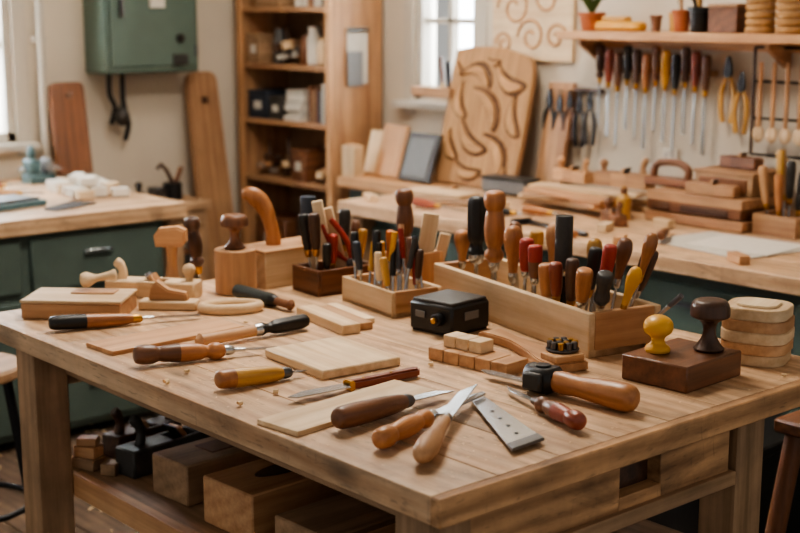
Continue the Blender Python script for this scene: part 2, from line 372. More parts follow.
o.prism([(.405,.315),(.445,.325),(.332,.05),(.245,.045)],.003,'steel',X((0,0,.0095)),bev=.0006)
o.prism([(.245,.045),(.332,.05),(.344,.078),(.26,.072)],.006,'steel_dark',X((0,0,.010)),bev=.001)
for t in (.2,.35,.5,.65): 
    px=.29+(.425-.29)*t; py=.05+(.32-.05)*t; o.cyl((px,py,.0115),.004,.001,'black',bev=0)
o.box((.36,.19,.004),(.02,.1,.008),'steel_dark',rot=(0,0,-20))
o.end()
tool('carving_knife',(.416,.055,T+.019),(.505,.34,T+.010),.155,.018,'w_brown','turned',bw=.016,blade='skew',cap='w_red',ct=.5,ferr='w_dark')
o=O('carpenter_mallet',M=Matrix.Translation(Vector((.582,.065,T+.0295)))@Vector((-.035,.39,-.001)).to_track_quat('Z','Y').to_matrix().to_4x4())
o.lathe(smooth([(0,.012),(.008,.024),(.03,.028),(.08,.025),(.13,.021),(.17,.023),(.19,.02)],3),'w_orange',seg=28)
o.box((0,0,.22),(.062,.05,.07),'black',bev=.01); o.box((.034,0,.22),(.016,.036,.045),'charcoal',bev=.004); o.box((-.025,0,.262),(.036,.036,.036),'black',bev=.008); o.cyl((0,.026,.22),.016,.006,'iron',rot=(90,0,0))
o.prism([(-.012,.26),(.012,.26),(.013,.35),(-.002,.385),(-.012,.36)],.004,'steel',X((0,-.014,0),(90,0,0)),bev=.001); o.end()
def tray(name,loc,rz,sx,sy,h,mat,t=.012,mat2=None):
    o=O(name,loc,rz)
    o.box((0,0,t/2),(sx,sy,t),mat)
    for s_ in (-1,1):
        o.box((s_*(sx/2-t/2),0,h/2),(t,sy,h),mat,bev=.0015); o.box((0,s_*(sy/2-t/2),h/2),(sx-2*t,t,h),mat2 or mat,bev=.0015)
    return o.end()
tray('pencil_tray',(.85,1.085,T),-9,.15,.25,.065,'w_pale',mat2='w_mid')
tray('tool_tray',(.87,1.345,T),-5,.19,.13,.07,'w_brown')
tray('chisel_box',(1.015,1.185,T),-4,.13,.10,.11,'w_mid')
HX,HY=1.0,.708
o=O('tool_holder',(HX,HY,T),-12.6)
sx,sy,h,t=.2,.68,.1,.018
o.box((0,0,t/2),(sx,sy,t),'w_pale')
for s_ in (-1,1):
    o.box((s_*(sx/2-t/2),0,h/2),(t,sy,h),'w_pale'); o.box((0,s_*(sy/2-t/2),h/2),(sx-2*t,t,h),'w_mid')
o.end()
a_=math.radians(-12.6)
def H(x,y,z): return (HX+x*math.cos(a_)-y*math.sin(a_),HY+x*math.sin(a_)+y*math.cos(a_),T+z)
def hold(name,y,x,top,hl,hr,mat,prof,dx=0,dy=0,**k):
    k.setdefault('ferr','steel')
    return tool(name,H(x+dx,y+dy,top),H(x,y,.02),hl,hr,mat,prof,**k)
hold('carving_chisel',.295,-.04,.19,.085,.022,'w_orange','bulb',blade='rod')
hold('carving_chisel',.27,.04,.215,.09,.024,'w_orange','bulb',blade='rod')
hold('screwdriver',.225,-.04,.285,.15,.025,'black','screw',flute=8,blade='rod',br=.006)
hold('wood_chisel',.14,-.04,.31,.18,.028,'w_orange','turned',blade='rod',br=.008)
hold('wood_chisel',.055,-.04,.235,.12,.024,'w_orange','bulb',br=.005)
hold('carving_chisel',-.01,-.05,.215,.08,.018,'red','fat',dy=-.01,blade='rod',br=.0045)
hold('carving_chisel',-.055,-.05,.205,.08,.018,'w_brown','fat',blade='rod',cap='red',ct=.5,br=.0045)
hold('carving_chisel',.09,.04,.215,.1,.018,'w_honey','fat',dy=-.02,blade='rod')
hold('carving_chisel',.02,.05,.235,.1,.018,'w_mid','bulb',dx=.01,dy=.01)
hold('carving_gouge',.175,.05,.22,.1,.018,'w_brown','bulb',dy=.01)
hold('screwdriver',-.04,.03,.225,.1,.017,'orange','fat',dx=.01,dy=-.01,blade='rod',br=.004)
hold('file_handle',-.10,.0,.275,.12,.021,'charcoal','straight',blade='rod',br=.014,bm='iron')
for i,(y,x,top,mat,pr,dx,dy) in enumerate([(-.2,-.05,.20,'w_dark','fat',-.01,-.02),(-.245,-.06,.19,'w_orange','fat',-.02,-.05),(-.23,.0,.235,'red','fat',.0,-.05),(-.27,-.03,.185,'charcoal','chisel',-.02,-.06),(-.28,.04,.265,'w_orange','bulb',.03,-.06),(-.2,.06,.235,'w_brown','bulb',.03,-.02),(-.295,.0,.2,'yellow','bulb',.0,-.08),(-.13,-.06,.175,'w_orange','fat',-.01,-.0),(-.165,-.06,.185,'w_red','fat',-.015,-.01),(-.15,.05,.225,'w_honey','bulb',.01,.01),(-.17,.01,.215,'black','fat',.01,-.03),(-.25,.06,.22,'w_dark','fat',.04,-.05)]):
    hold('carving_gouge',y,x,top,.10 if top>.19 else .08,.016+.003*(i%2),mat,pr,dx,dy,blade='rod' if i%3 else 'flat',ferr='steel' if i%2 else 'brass')
hold('steel_file',-.3,.05,.14,.04,.006,'steel_dark','straight',dx=.03,dy=-.13,ferr=None,blade='rod',br=.005)
tool('wood_chisel',(.995,1.2,T+.28),(1.005,1.2,T+.02),.16,.025,'w_brown','turned',ferr='steel',blade='rod',br=.008)
o=O('wooden_slat',(1.03,1.165,T+.015),-41); o.box((.01,0,.1),(.045,.01,.2),'w_cream',rot=(0,8,0)); o.box((.045,.012,.07),(.03,.012,.15),'w_pale',rot=(0,14,0)); o.end()
cols=['black','w_honey','yellow','dgreen','navy','black','orange','w_mid','black','yellow','steel_dark','red','w_cream','black','w_brown','red','w_honey','charcoal','w_dark','navy']
for i,c in enumerate(cols):
    lx=-.045+.03*(i%4)+R.uniform(-.005,.005); ly=.10-.0105*i
    c_,s_=math.cos(math.radians(-9)),math.sin(math.radians(-9))
    bx=.85+lx*c_-ly*s_; by=1.085+lx*s_+ly*c_
    top=.13+.07*R.random()
    dx,dy=R.uniform(-.02,.03),R.uniform(-.03,.04)
    tool('marking_pencil' if i%2 else 'small_file',(bx+dx,by+dy,T+top),(bx,by,T+.014),.075,.0075 if i%2 else .011,c,'straight' if i%2 else 'fat',ferr='steel' if i%2==0 else None,blade='rod',br=.0035)
o=O('wooden_slats',(.86,1.36,T+.015),-41); o.box((-.01,0,.12),(.03,.012,.22),'w_cream',rot=(0,-10,0)); o.box((.02,.012,.11),(.032,.012,.2),'w_pale',rot=(0,-14,0)); o.box((-.045,.01,.09),(.02,.012,.16),'w_cream',rot=(0,-4,0)); o.end()
def pliers(name,M,mat,s=1,jaw='steel_dark'):
    o=O(name,M=M)
    for q in (-1,1):
        o.tube(smooth([(0,0,0),(q*.012*s,0,-.02*s),(q*.022*s,0,-.055*s),(q*.02*s,0,-.1*s),(q*.014*s,0,-.135*s)],3),[.006*s]*4+[.0085*s]*8+[.007*s],mat,seg=10)
        o.prism([(0,-.008*s),(q*.014*s,.0),(q*.012*s,.02*s),(q*.003*s,.05*s),(0,.05*s)],.01*s,jaw,X((0,0,0),(90,0,0)),bev=.001)
    o.cyl((0,0,0),.011*s,.014*s,jaw,rot=(90,0,0)); return o.end()
pliers('pliers',X((.905,1.32,T+.075),(0,150,-41)),'red',.95)
tool('screwdriver',(.80,1.39,T+.21),(.82,1.38,T+.014),.1,.015,'black','fat',blade='rod')
tool('screwdriver',(.94,1.385,T+.21),(.925,1.38,T+.014),.1,.016,'charcoal','fat',blade='rod')
tool('screwdriver',(.89,1.395,T+.19),(.88,1.385,T+.014),.09,.013,'dgreen','fat',blade='rod')
tool('carving_gouge',(.79,1.33,T+.22),(.81,1.34,T+.014),.1,.016,'w_dark','fat',blade='rod')
tool('carving_gouge',(.84,1.31,T+.16),(.84,1.32,T+.014),.08,.013,'red','fat',blade='rod')
tool('carving_gouge',(.955,1.325,T+.16),(.935,1.325,T+.014),.07,.013,'w_honey','fat',blade='rod')
tool('carving_gouge',(.96,1.36,T+.18),(.94,1.355,T+.014),.09,.013,'w_brown','bulb',blade='rod')
tool('carving_gouge',(.81,1.30,T+.14),(.815,1.31,T+.014),.07,.012,'black','fat',blade='rod')
o=O('battery_box',(.79,.80,T),6); o.box((0,0,.038),(.14,.135,.07),'black',bev=.006); o.box((0,0,.076),(.128,.123,.008),'charcoal',bev=.003)
o.box((0,0,.003),(.13,.125,.006),'iron')
o.cyl((-.078,-.03,.04),.015,.02,'iron',rot=(0,90,0)); o.cyl((-.09,-.03,.04),.007,.012,'brass',rot=(0,90,0)); o.box((-.072,.03,.045),(.003,.03,.016),'grey')
o.box((.0,-.0685,.045),(.05,.003,.02),'grey')
o.end()
o=O('wooden_blocks',(.61,.52,T),6)
for i in range(5): o.box((0,-.088+.044*i,.014),(.075,.042,.028),'w_mid',bev=.0015)
for i in range(3): o.box((.012,.0+.036*i,.041),(.045,.034,.026),'w_pale',bev=.0015)
o.end()
o=O('carved_slat',(.75,.50,T),-14)
o.prism(smooth([(-.03,.17),(-.012,.08),(-.025,-.02),(-.045,-.1),(-.045,-.16)],4)+smooth([(.045,-.16),(.045,-.1),(.028,-.02),(.026,.08),(.03,.17)],4),.022,'w_mid',X((0,0,.0115)),bev=.003)
o.box((0,-.13,.03),(.075,.06,.016),'w_mid',bev=.003); o.end()
o=O('metal_thumb_nuts',(.73,.385,T+.0395))
o.cyl((0,0,.003),.036,.005,'steel_dark',seg=28)
for i in range(10): o.cyl((.027*math.cos(i*.628),.027*math.sin(i*.628),.013),.007,.016,'steel_dark' if i%3 else 'brass',seg=12); 
for i in range(4): o.cyl((.011*math.cos(i*1.57),.011*math.sin(i*1.57),.013),.007,.016,'brass' if i%2 else 'steel_dark',seg=12)
o.end()
o=O('dark_block',(.862,.172,T),3); o.box((0,0,.027),(.2,.16,.054),'w_brown',bev=.003); o.end()
knob('turned_knob',(.825,.207,T+.055),'yellow',.078,.031,'ball')
knob('turned_knob',(.915,.145,T+.055),'w_dark',.108,.041,'mush')
o=O('laminated_block',(1.105,.155,T),20)
def rsq(a,r,n=6):
    out=[]
    for cx,cy,s0 in ((1,1,0),(-1,1,90),(-1,-1,180),(1,-1,270)):
        for i in range(n+1):
            t=math.radians(s0+90*i/n); out.append((cx*(a-r)+r*math.cos(t),cy*(a-r)+r*math.sin(t)))
    return out
for i,a in enumerate((.068,.071,.072,.071,.068)): o.prism(rsq(a,.045),.0245,'w_pale' if i%2==0 else 'w_mid',X((0,0,.0125+.0245*i)),bev=.0018)
o.prism(rsq(.045,.03),.006,'w_cream',X((0,0,.125)),bev=.002)
o.end()
o=O('wood_shavings')
bm=bmesh.new()
for i in range(900):
    if i<500: x,y=R.uniform(.01,1.18),R.uniform(.01,1.66)
    else:
        cx,cy=[(.15,.85),(.5,.45),(.35,.2),(.7,.6)][i%4]; x,y=min(1.18,max(.01,R.gauss(cx,.1))),max(.01,R.gauss(cy,.1))
    a=R.uniform(0,6.28); s_=R.uniform(.001,.0032)
    bm.faces.new([bm.verts.new((x+s_*math.cos(a+k*1.57)*(1.6 if k%2 else .7),y+s_*math.sin(a+k*1.57)*(1.6 if k%2 else .7),T+.0012+R.uniform(0,.001))) for k in range(4)])
for (cx,cy) in [(.02,.82),(.15,.62),(.10,.87),(.52,.57),(.62,.13),(.3,.27),(.68,.24),(.05,.6),(.45,1.16),(.33,1.34),(.2,.95),(1.02,.03)]:
    a0=R.uniform(0,6.28); r=R.uniform(.004,.007); dx,dy=math.cos(a0),math.sin(a0); pv=None; w=.005
    for i in range(9):
        t=i*.75; rr=r*(1-i*.06); u=rr*math.sin(t); zz=T+.0015+r-rr*math.cos(t)
        cur=[bm.verts.new((cx+u*dx-w*dy*s2,cy+u*dy+w*dx*s2,zz)) for s2 in (-1,1)]
        if pv: bm.faces.new((pv[0],pv[1],cur[1],cur[0]))
        pv=cur
o.part(bm,'sawdust'); o.end()
# ================= RIGHT BENCH
o=O('side_workbench')
for i in range(4): o.box((1.95+.2125*(i+.5)+.0,.95,T-.025),(.211,3.5,.05),'w_table',bev=.003)
o.box((2.63,3.03,T-.025),(.36,.62,.05),'w_mid',bev=.003)
o.box((2.36,.95,.43),(.62,3.3,.78),'bench_green',bev=.004); o.box((2.64,3.03,.43),(.28,.56,.78),'bench_green',bev=.004)
for i in range(5):
    for k,(z,hh) in enumerate([(.70,.16),(.47,.24),(.2,.24)]):
        yy=2.3-.65*i; o.box((2.045,yy,z),(.02,.6,hh),'cabinet_green',bev=.004); o.box((2.025,yy,z+.02),(.02,.14,.015),'steel_dark')
for yy in (2.62,.1): o.box((2.02,yy,.42),(.08,.08,.83),'w_old',bev=.004)
o.end()
Bz=T+.001
o=O('wooden_tool_chest',(2.62,1.36,Bz),0)
for z,w,m_ in ((.02,.42,'w_shelf'),(.06,.40,'w_brown'),(.095,.41,'w_shelf')): o.box((0,0,z),(.28,w,.034),m_)
o.box((-.143,-.05,.06),(.006,.2,.024),'w_dark'); o.box((-.143,.14,.06),(.006,.08,.024),'w_dark')
o.box((.03,-.07,.15),(.19,.24,.07),'w_old'); o.box((-.068,-.07,.15),(.006,.2,.045),'w_brown'); o.box((.03,-.07,.191),(.2,.25,.012),'w_shelf'); o.end()
plane_tool('wooden_plane',(2.51,1.30,Bz+.115),92,.2,.045,.04,'w_shelf',False)
o=O('hand_plane',(2.6,1.53,Bz+.115),0)
o.box((0,0.02,.016),(.07,.2,.03),'w_brown',bev=.005); 
o.tube(smooth([(0,-.05,.02),(0,-.06,.06),(0,-.02,.085),(0,.05,.085),(0,.09,.07),(0,.1,.02)],3),.014,'w_brown'); o.end()
plane_tool('block_plane',(2.66,1.29,Bz+.20),85,.16,.055,.04,'w_brown',False)
o=O('plank_pile',(2.52,1.93,Bz),0)
for i in range(14):
    o.box((R.uniform(-.18,.2),R.uniform(-.1,.1),.01+.018*(i//4)),(R.uniform(.04,.09),R.uniform(.3,.5),.016),['w_pale','w_mid','w_cream','w_old'][i%4],rot=(0,0,R.uniform(-22,22)))
o.end()
plane_tool('jack_plane',(2.64,1.80,Bz+.083),95,.24,.07,.055,'w_shelf')
plane_tool('block_plane',(2.62,2.04,Bz+.083),80,.2,.06,.045,'w_mid')
plane_tool('block_plane',(2.32,1.58,Bz+.0),60,.15,.05,.04,'w_brown')
o=O('toolbox_case',(2.59,2.36,Bz),4); o.box((0,0,.035),(.10,.24,.06),'grey',bev=.01); o.box((0,0,.068),(.105,.245,.01),'charcoal',bev=.003); o.end()
o=O('wooden_boards',(2.26,2.40,Bz),10); o.box((0,0,.012),(.18,.36,.02),'w_old'); o.box((.02,.03,.03),(.12,.3,.014),'w_pale',rot=(0,0,-6)); o.end()
o=O('glue_bottle',(2.42,1.62,Bz)); o.lathe([(0,.024),(.004,.027),(.08,.027),(.095,.012),(.11,.01),(.125,.004)],'w_honey'); o.cyl((0,0,.105),.013,.02,'w_brown'); o.end()
o=O('bench_clamp',(2.06,1.62,Bz),80); o.box((0,0,.010),(.34,.02,.014),'steel_dark'); o.box((.16,.03,.012),(.02,.08,.02),'iron'); o.box((-.06,.03,.012),(.025,.08,.02),'iron'); o.cyl((-.13,.055,.016),.012,.1,'w_orange',rot=(0,90,0)); o.end()
o=O('drawing_sheets',(2.25,1.05,Bz),-8); o.box((0,0,.002),(.3,.42,.003),'paper',bev=0); o.box((.04,-.05,.006),(.26,.3,.003),'white',rot=(0,0,12),bev=0); o.end()
tool('mortise_chisel',(2.12,2.05,Bz+.02),(2.18,1.83,Bz+.012),.13,.017,'black','fat')
tool('wood_chisel',(2.05,2.35,Bz+.02),(2.07,2.08,Bz+.012),.12,.017,'w_red','fat')
tool('wood_chisel',(2.24,1.95,Bz+.02),(2.26,1.70,Bz+.012),.12,.017,'w_orange','fat')
tool('wood_chisel',(2.10,1.20,Bz+.026),(2.30,1.31,Bz+.016),.12,.017,'w_brown','fat')
for (x,y,rz,l,m_) in [(2.02,1.3,30,.08,'w_mid'),(2.04,2.60,70,.09,'w_pale'),(2.26,2.09,10,.08,'w_cream'),(2.02,1.9,50,.06,'w_old'),(2.4,1.42,80,.08,'w_pale'),(2.03,.85,60,.09,'w_mid'),(2.32,.7,30,.1,'w_pale'),(2.44,2.56,30,.09,'w_mid'),(2.18,1.5,20,.08,'w_cream')]:
    o=O('wood_offcut',(x,y,Bz),rz); o.box((0,0,.014),(l,.035,.028),m_); o.end()
o=O('wooden_crate',(2.60,1.05,Bz),0)
for s_ in (-1,1): o.box((s_*.08,0,.035),(.012,.17,.07),'w_shelf'); o.box((0,s_*.08,.035),(.15,.012,.07),'w_shelf')
o.box((0,0,.006),(.16,.16,.012),'w_shelf'); o.end()
for i,(x,y,m_,h_) in enumerate([(2.56,1.10,'w_mid',.23),(2.62,1.09,'w_honey',.28),(2.55,1.05,'w_orange',.21),(2.64,1.03,'black',.26),(2.57,1.0,'black',.22),(2.65,1.1,'w_pale',.25),(2.60,1.05,'charcoal',.25)]):
    tool('bench_brush' if i%2 else 'wood_chisel',(x+(x-2.6)*.4,y+(y-1.05)*.5,Bz+h_),(x,y,Bz+.014),.13,.016,m_,'fat',blade='rod')
def lean(name,x,y,w,h_,t,mat,ang=12,rz=0,z=Bz,frame=None):
    o=O(name,(x,y,z),rz); s_=math.sin(math.radians(ang)); c_=math.cos(math.radians(ang))
    o.box((t/2+s_*h_/2,0,c_*h_/2+.001+s_*t/2),(t,w,h_),mat,rot=(0,ang,0),bev=.003)
    if frame:
        o.box((t/2+s_*h_/2-t*.6,0,c_*h_/2+.002+s_*t/2),(t*.4,w*.78,h_*.8),frame,rot=(0,ang,0),bev=.001)
    return o.end()
lean('pine_board',2.60,3.27,.11,.2,.03,'w_cream',14)
lean('pine_board',2.56,3.12,.16,.24,.02,'w_mid',16)
o=O('wooden_block',(2.50,3.28,Bz)); o.box((0,0,.07),(.06,.09,.14),'w_pale'); o.box((0,0,.142),(.04,.06,.006),'w_mid'); o.end()
lean('picture_frame',2.54,2.91,.2,.22,.02,'charcoal',20,frame='grey')
o=O('carved_panel',M=X((2.62,2.62,Bz+.008),(0,14,0))@X(sc=(1,1.08,1.1)))
Mp=Matrix(((0,0,1,0),(1,0,0,0),(0,1,0,0),(0,0,0,1)))
outl=smooth([(-.23,0),(-.23,.2),(-.225,.42),(-.20,.5),(-.12,.53),(.02,.55),(.2,.54),(.23,.5),(.23,.3),(.23,0)],3)
o.prism(outl,.024,'w_carve',Matrix.Translation((.012,0,0))@Mp,bev=.004)
def leafp(cx,cz,l,w,a,c=.5):
    pts=[]
    for i in range(18):
        t=i*math.pi/9; x=l*math.cos(t); y=w*math.sin(t)*(1-.5*math.cos(t))+c*(x*x/l-l*.4); pts.append((cx+x*math.cos(a)-y*math.sin(a),cz+x*math.sin(a)+y*math.cos(a)))
    return pts
for (cx,cz,l,w,a,c) in [(-.10,.42,.1,.034,.5,.4),(.08,.44,.1,.032,.2,-.5),(.15,.33,.08,.03,1.3,.5),(-.01,.32,.12,.034,.8,-.35),(-.16,.28,.09,.032,1.3,.4),(.06,.19,.12,.034,.7,.4),(-.10,.14,.11,.034,.9,-.4),(.16,.15,.07,.028,1.1,.4),(.05,.06,.09,.028,.3,.4),(-.17,.05,.05,.022,1.2,.3),(.19,.46,.03,.015,1,.2),(.0,.49,.04,.014,.2,.3)]:
    o.prism(leafp(cx,cz,l,w,a,c),.004,'w_recess_shade',Matrix.Translation((-.0005,0,0))@Mp,bev=0)  # thin dark plate on the face, recess shade painted as colour
    o.prism(leafp(cx+.003,cz-.004,l*.84,w*.55,a,c),.016,'w_carve',Matrix.Translation((-.004,0,0))@Mp,bev=.004)
o.end()
lean('wooden_panel',2.71,2.27,.14,.46,.02,'w_shelf',10)
o=O('wooden_tray',(2.74,2.97,1.247)); o.box((0,0,.006),(.09,.26,.012),'w_shelf')
for s_ in (-1,1): o.box((s_*.042,0,.025),(.008,.26,.04),'w_shelf'); o.box((0,s_*.126,.025),(.08,.008,.04),'w_shelf')
o.box((0,.05,.03),(.05,.1,.03),'w_pale'); o.end()
tool('paint_brush',(2.74,2.9,1.247+.16),(2.74,2.89,1.247+.013),.12,.012,'black','fat')
tool('paint_brush',(2.74,2.95,1.247+.18),(2.74,2.93,1.247+.013),.12,.01,'w_brown','fat')
o=O('carved_wall_plaque',(2.805,2.45,1.62)); o.box((0,0,0),(.02,.46,.4),'w_cream',bev=.002)
for k,(cy,cz,s0,q) in enumerate([(.1,.02,.1,1),(-.09,.06,.09,-1),(.0,-.1,.08,1),(-.14,-.1,.06,-1),(.16,-.13,.05,1)]):
    path=[(-.010,cy+q*s0*(1-i/26)*math.cos(i*.42),cz+s0*(1-i/26)*math.sin(i*.42)) for i in range(22)]
    o.tube(path,.007,'w_mid',seg=8)
o.end()
# ================= SHELF (right wall)
ZS=1.55
o=O('mounted_shelf'); o.box((2.69,1.15,ZS-.016),(.25,1.9,.032),'w_mid',bev=.003); o.box((2.808,1.15,ZS-.05),(.02,1.88,.035),'w_mid')
for yy in (2.075,1.22,.4):
    o.prism([(0,0),(0,-.09),(.02,-.09),(.14,-.02),(.14,0)],.022,'w_shelf',X((2.815,yy,ZS-.033),(90,0,180)),bev=.002)
o.end()
def pot(name,x,y,r,h_,mat,z=ZS):
    o=O(name,(x,y,z+.001)); o.lathe([(0,r*.72),(.003,r*.75),(h_*.8,r*.95),(h_*.82,r*1.08),(h_,r*1.1),(h_,r*.95),(h_*.85,r*.88),(h_*.84,.001)],mat,seg=24); return o
o=pot('potted_plant',2.68,2.02,.05,.07,'terracotta')
for i in range(16):
    a=R.uniform(0,6.28); l=R.uniform(.05,.1); o.tube([(0,0,.06),(.5*l*math.cos(a),.5*l*math.sin(a),.06+l*.9),(l*math.cos(a),l*math.sin(a),.06+l)],[.003,.008,.001],'leaf',seg=6)
o.end()
o=O('wooden_plane',(2.65,1.85,ZS+.001),90); o.box((0,0,.0185),(.22,.06,.035),'yellow',bev=.012); o.box((.02,0,.045),(.12,.045,.02),'w_honey',bev=.006); o.end()
o=pot('small_jar',2.66,1.69,.022,.06,'w_brown'); o.end()
o=pot('small_jar',2.72,1.655,.02,.07,'w_honey'); o.end()
o=pot('brush_pot',2.68,1.59,.034,.08,'terracotta')
for i in range(5): o.tube([(0,0,.05),(R.uniform(-.03,.03),R.uniform(-.03,.03),.16)],.005,['black','w_mid','w_dark','w_pale','red'][i],seg=8)
o.end()
o=pot('brush_pot',2.66,1.495,.042,.09,'black')
for i in range(7): o.tube([(0,0,.05),(R.uniform(-.035,.035),R.uniform(-.035,.035),.17)],.006,['w_mid','black','w_honey','w_dark','w_mid','w_pale','w_red'][i],seg=8)
o.end()
o=O('storage_box',(2.68,1.37,ZS+.001)); o.box((0,0,.045),(.12,.12,.09),'w_brown'); o.box((0,0,.095),(.126,.126,.012),'w_shelf'); o.end()
for y in (1.24,1.12):
    o=O('twine_spools',(2.66,y,ZS+.001))
    for i in range(5): o.lathe([(0,.045),(.006,.052),(.018,.052),(.024,.045)],'wicker',X((0,0,.025*i)),seg=24)
    o.end()
XW=2.80
o=O('tool_rail'); o.box((XW-.01,1.78,1.40),(.04,.54,.022),'w_shelf'); o.end()
hc=['w_dark','w_red','w_brown','black','w_dark','w_orange','w_brown','yellow','black','w_dark','w_red','w_brown']
for i,c in enumerate(hc):
    y=2.025-.046*i; 
    tool('screwdriver' if i%2 else 'wood_chisel',(XW-.056,y,1.495-.014*(i%3)),(XW-.056,y+.003,1.17-.035*(i%3)),.13,.018,c,'fat' if i%3 else 'turned',blade='flat' if i%2 else 'rod',br=.005,bw=.02,roll=90)
pliers('pliers',X((XW-.03,1.44,1.40),(0,0,90)),'w_honey',1.3,'black')
pliers('pliers',X((XW-.03,1.38,1.35),(0,0,90)),'w_honey',1.2,'black')
o=O('wire_rack')
for y in (1.33,1.05): o.tube([(XW-.03,y,1.12),(XW-.03,y,1.5)],.006,'w_dark')
for z in (1.12,1.25,1.38,1.5): o.tube([(XW-.03,1.05,z),(XW-.03,1.33,z)],.005,'iron')
o.end()
for y in (1.29,1.235,1.18,1.125):
    o=O('wooden_spoon'); o.tube([(XW-.048,y,1.45),(XW-.048,y,1.22)],.008,'w_mid'); o.lathe(smooth([(0,.004),(.01,.018),(.03,.024),(.05,.018),(.06,.003)],2),'w_pale',X((XW-.048,y,1.165),(0,0,0),(.4,1,1))); o.end()
o=O('hook_rail'); o.box((XW+.005,2.20,1.31),(.025,.28,.02),'w_dark'); 
for i in range(5): o.cyl((XW-.02,2.31-.055*i,1.305),.004,.05,'iron',rot=(0,90,0))
o.end()
for i in range(5):
    pliers('pliers',X((XW-.035,2.31-.055*i,1.25-.012*(i%2)),(0,0,90)),['black','iron','w_dark','iron','charcoal'][i],1.15,'iron')
o=O('wall_outlet',(XW+.012,1.72,1.08)); o.box((0,0,0),(.012,.07,.05),'white'); o.box((-.006,.015,0),(.003,.006,.015),'grey'); o.box((-.006,-.015,0),(.003,.006,.015),'grey'); o.end()
# ================= SHELF UNIT
o=O('shelf_unit')
x0,x1,y0,y1=2.5,2.80,3.42,4.18
for y in (y0+.012,y1-.012): o.box(((x0+x1)/2,y,1.1),(x1-x0,.024,2.2),'w_shelf')
for z in (.1,.4,.81,1.10,1.37,1.645,1.92,2.19):
    o.box(((x0+x1)/2,(y0+y1)/2,z-.012),(x1-x0,y1-y0-.05,.024),'w_shelf')
o.box((x1-.006,(y0+y1)/2,1.1),(.01,y1-y0,2.2),'w_old')
for y in (y0+.02,y1-.02): o.box((x0-.008,y,1.1),(.016,.04,2.2),'w_mid')
o.end()
def cl(z,items):
    for k,y,w,h_,m_ in items:
        xx=2.60
        o=O(k,(xx,y,z+.001))
        if k in('storage_box','cardboard_box'):
            o.box((0,0,h_/2),(.18,w,h_),m_,bev=.004); o.box((0,0,h_),(.185,w+.006,.012),m_,bev=.002); o.box((-.092,0,h_*.5),(.003,w*.4,h_*.3),'paper')
        elif k in('paper_stack','book_stack'):
            n=6
            for i in range(n): o.box((R.uniform(-.01,.01),R.uniform(-.006,.006),h_*(i+.5)/n),(.17,w,h_/n*.92),m_ if i%2 else 'white',rot=(0,0,R.uniform(-3,3)),bev=.001)
        elif k=='jar':
            o.lathe([(0,w*.45),(.004,w*.5),(h_*.7,w*.5),(h_*.8,w*.38),(h_,w*.4)],m_)
        elif k=='book_row':
            n=int(w/.025)
            for i in range(n): hh=h_*R.uniform(.75,1); o.box((0,-w/2+.025*(i+.5),hh/2),(.14,.022,hh),R.choice(['w_old','paper','grey','w_brown','navy','white','w_shelf']),bev=.001)
        else:
            for i in range(10): o.box((R.uniform(-.06,.03),R.uniform(-w/2+.02,w/2-.02),.03+R.uniform(0,h_*.5)),(R.uniform(.03,.06),R.uniform(.03,.045),R.uniform(.02,.04)),R.choice(['w_mid','w_pale','grey','w_dark','paper','w_old']),rot=(R.uniform(-12,12),R.uniform(-12,12),R.uniform(-20,20)))
            o.tube([(-.03,-w*.2,.05),(-.04,-w*.1,h_),(-.02,w*.1,h_*1.2)],.008,'w_dark')
        o.end()
cl(1.37,[('storage_box',4.07,.11,.14,'w_old'),('jar',3.97,.06,.17,'grey'),('tool_pile',3.865,.12,.15,''),('jar',3.76,.06,.14,'w_brown'),('jar',3.69,.07,.18,'white'),('jar',3.605,.08,.13,'w_pale'),('jar',3.515,.08,.16,'paper')])
cl(1.10,[('storage_box',4.04,.16,.13,'navy'),('storage_box',3.89,.12,.11,'charcoal'),('paper_stack',3.75,.13,.15,'paper'),('book_row',3.60,.15,.19,''),('jar',3.48,.05,.15,'w_old')])
cl(.81,[('tool_pile',4.03,.12,.14,''),('tool_pile',3.87,.12,.17,''),('storage_box',3.71,.12,.15,'w_brown'),('tool_pile',3.55,.12,.14,'')])
cl(.4,[('storage_box',3.95,.25,.2,'w_brown'),('storage_box',3.62,.22,.22,'charcoal')])
cl(1.645,[('storage_box',3.95,.2,.14,'w_old'),('book_row',3.65,.2,.16,'grey')])
o=O('hanging_notes'); o.box((2.64,3.413,1.42),(.12,.006,.26),'paper',bev=0); o.box((2.62,3.406,1.36),(.09,.005,.16),'grey',bev=0); o.box((2.64,3.405,1.54),(.13,.012,.015),'black'); o.end()
# ================= LEFT WALL SIDE
o=O('electrical_cabinet',(1.93,4.15,1.34)); o.box((0,0,.35),(.5,.2,.7),'cabinet_green',bev=.008); o.box((0,-.105,.35),(.45,.012,.64),'cabinet_green',bev=.004)
o.box((0.02,-.115,.36),(.08,.01,.12),'paper',bev=.001); o.box((-.17,-.12,.3),(.02,.02,.08),'steel_dark'); o.cyl((.14,-.115,.16),.02,.02,'black',rot=(90,0,0)); o.box((.14,-.115,.06),(.08,.01,.05),'charcoal')
for z in (.1,.6): o.cyl((.23,-.11,z),.008,.05,'steel_dark')
o.end()
o=O('cable_conduit'); 
for x,l in ((1.76,.12),(1.83,.2)): o.tube(smooth([(x,4.17,1.335),(x,4.17,1.3-l*.5),(x+.03,4.18,1.3-l),(x+.02,4.2,1.22-l)],3),.012,'iron')
o.lathe(smooth([(0,.01),(.02,.03),(.06,.035),(.09,.012),(.1,.002)],2),'charcoal',X((1.82,4.17,1.09)))
o.end()
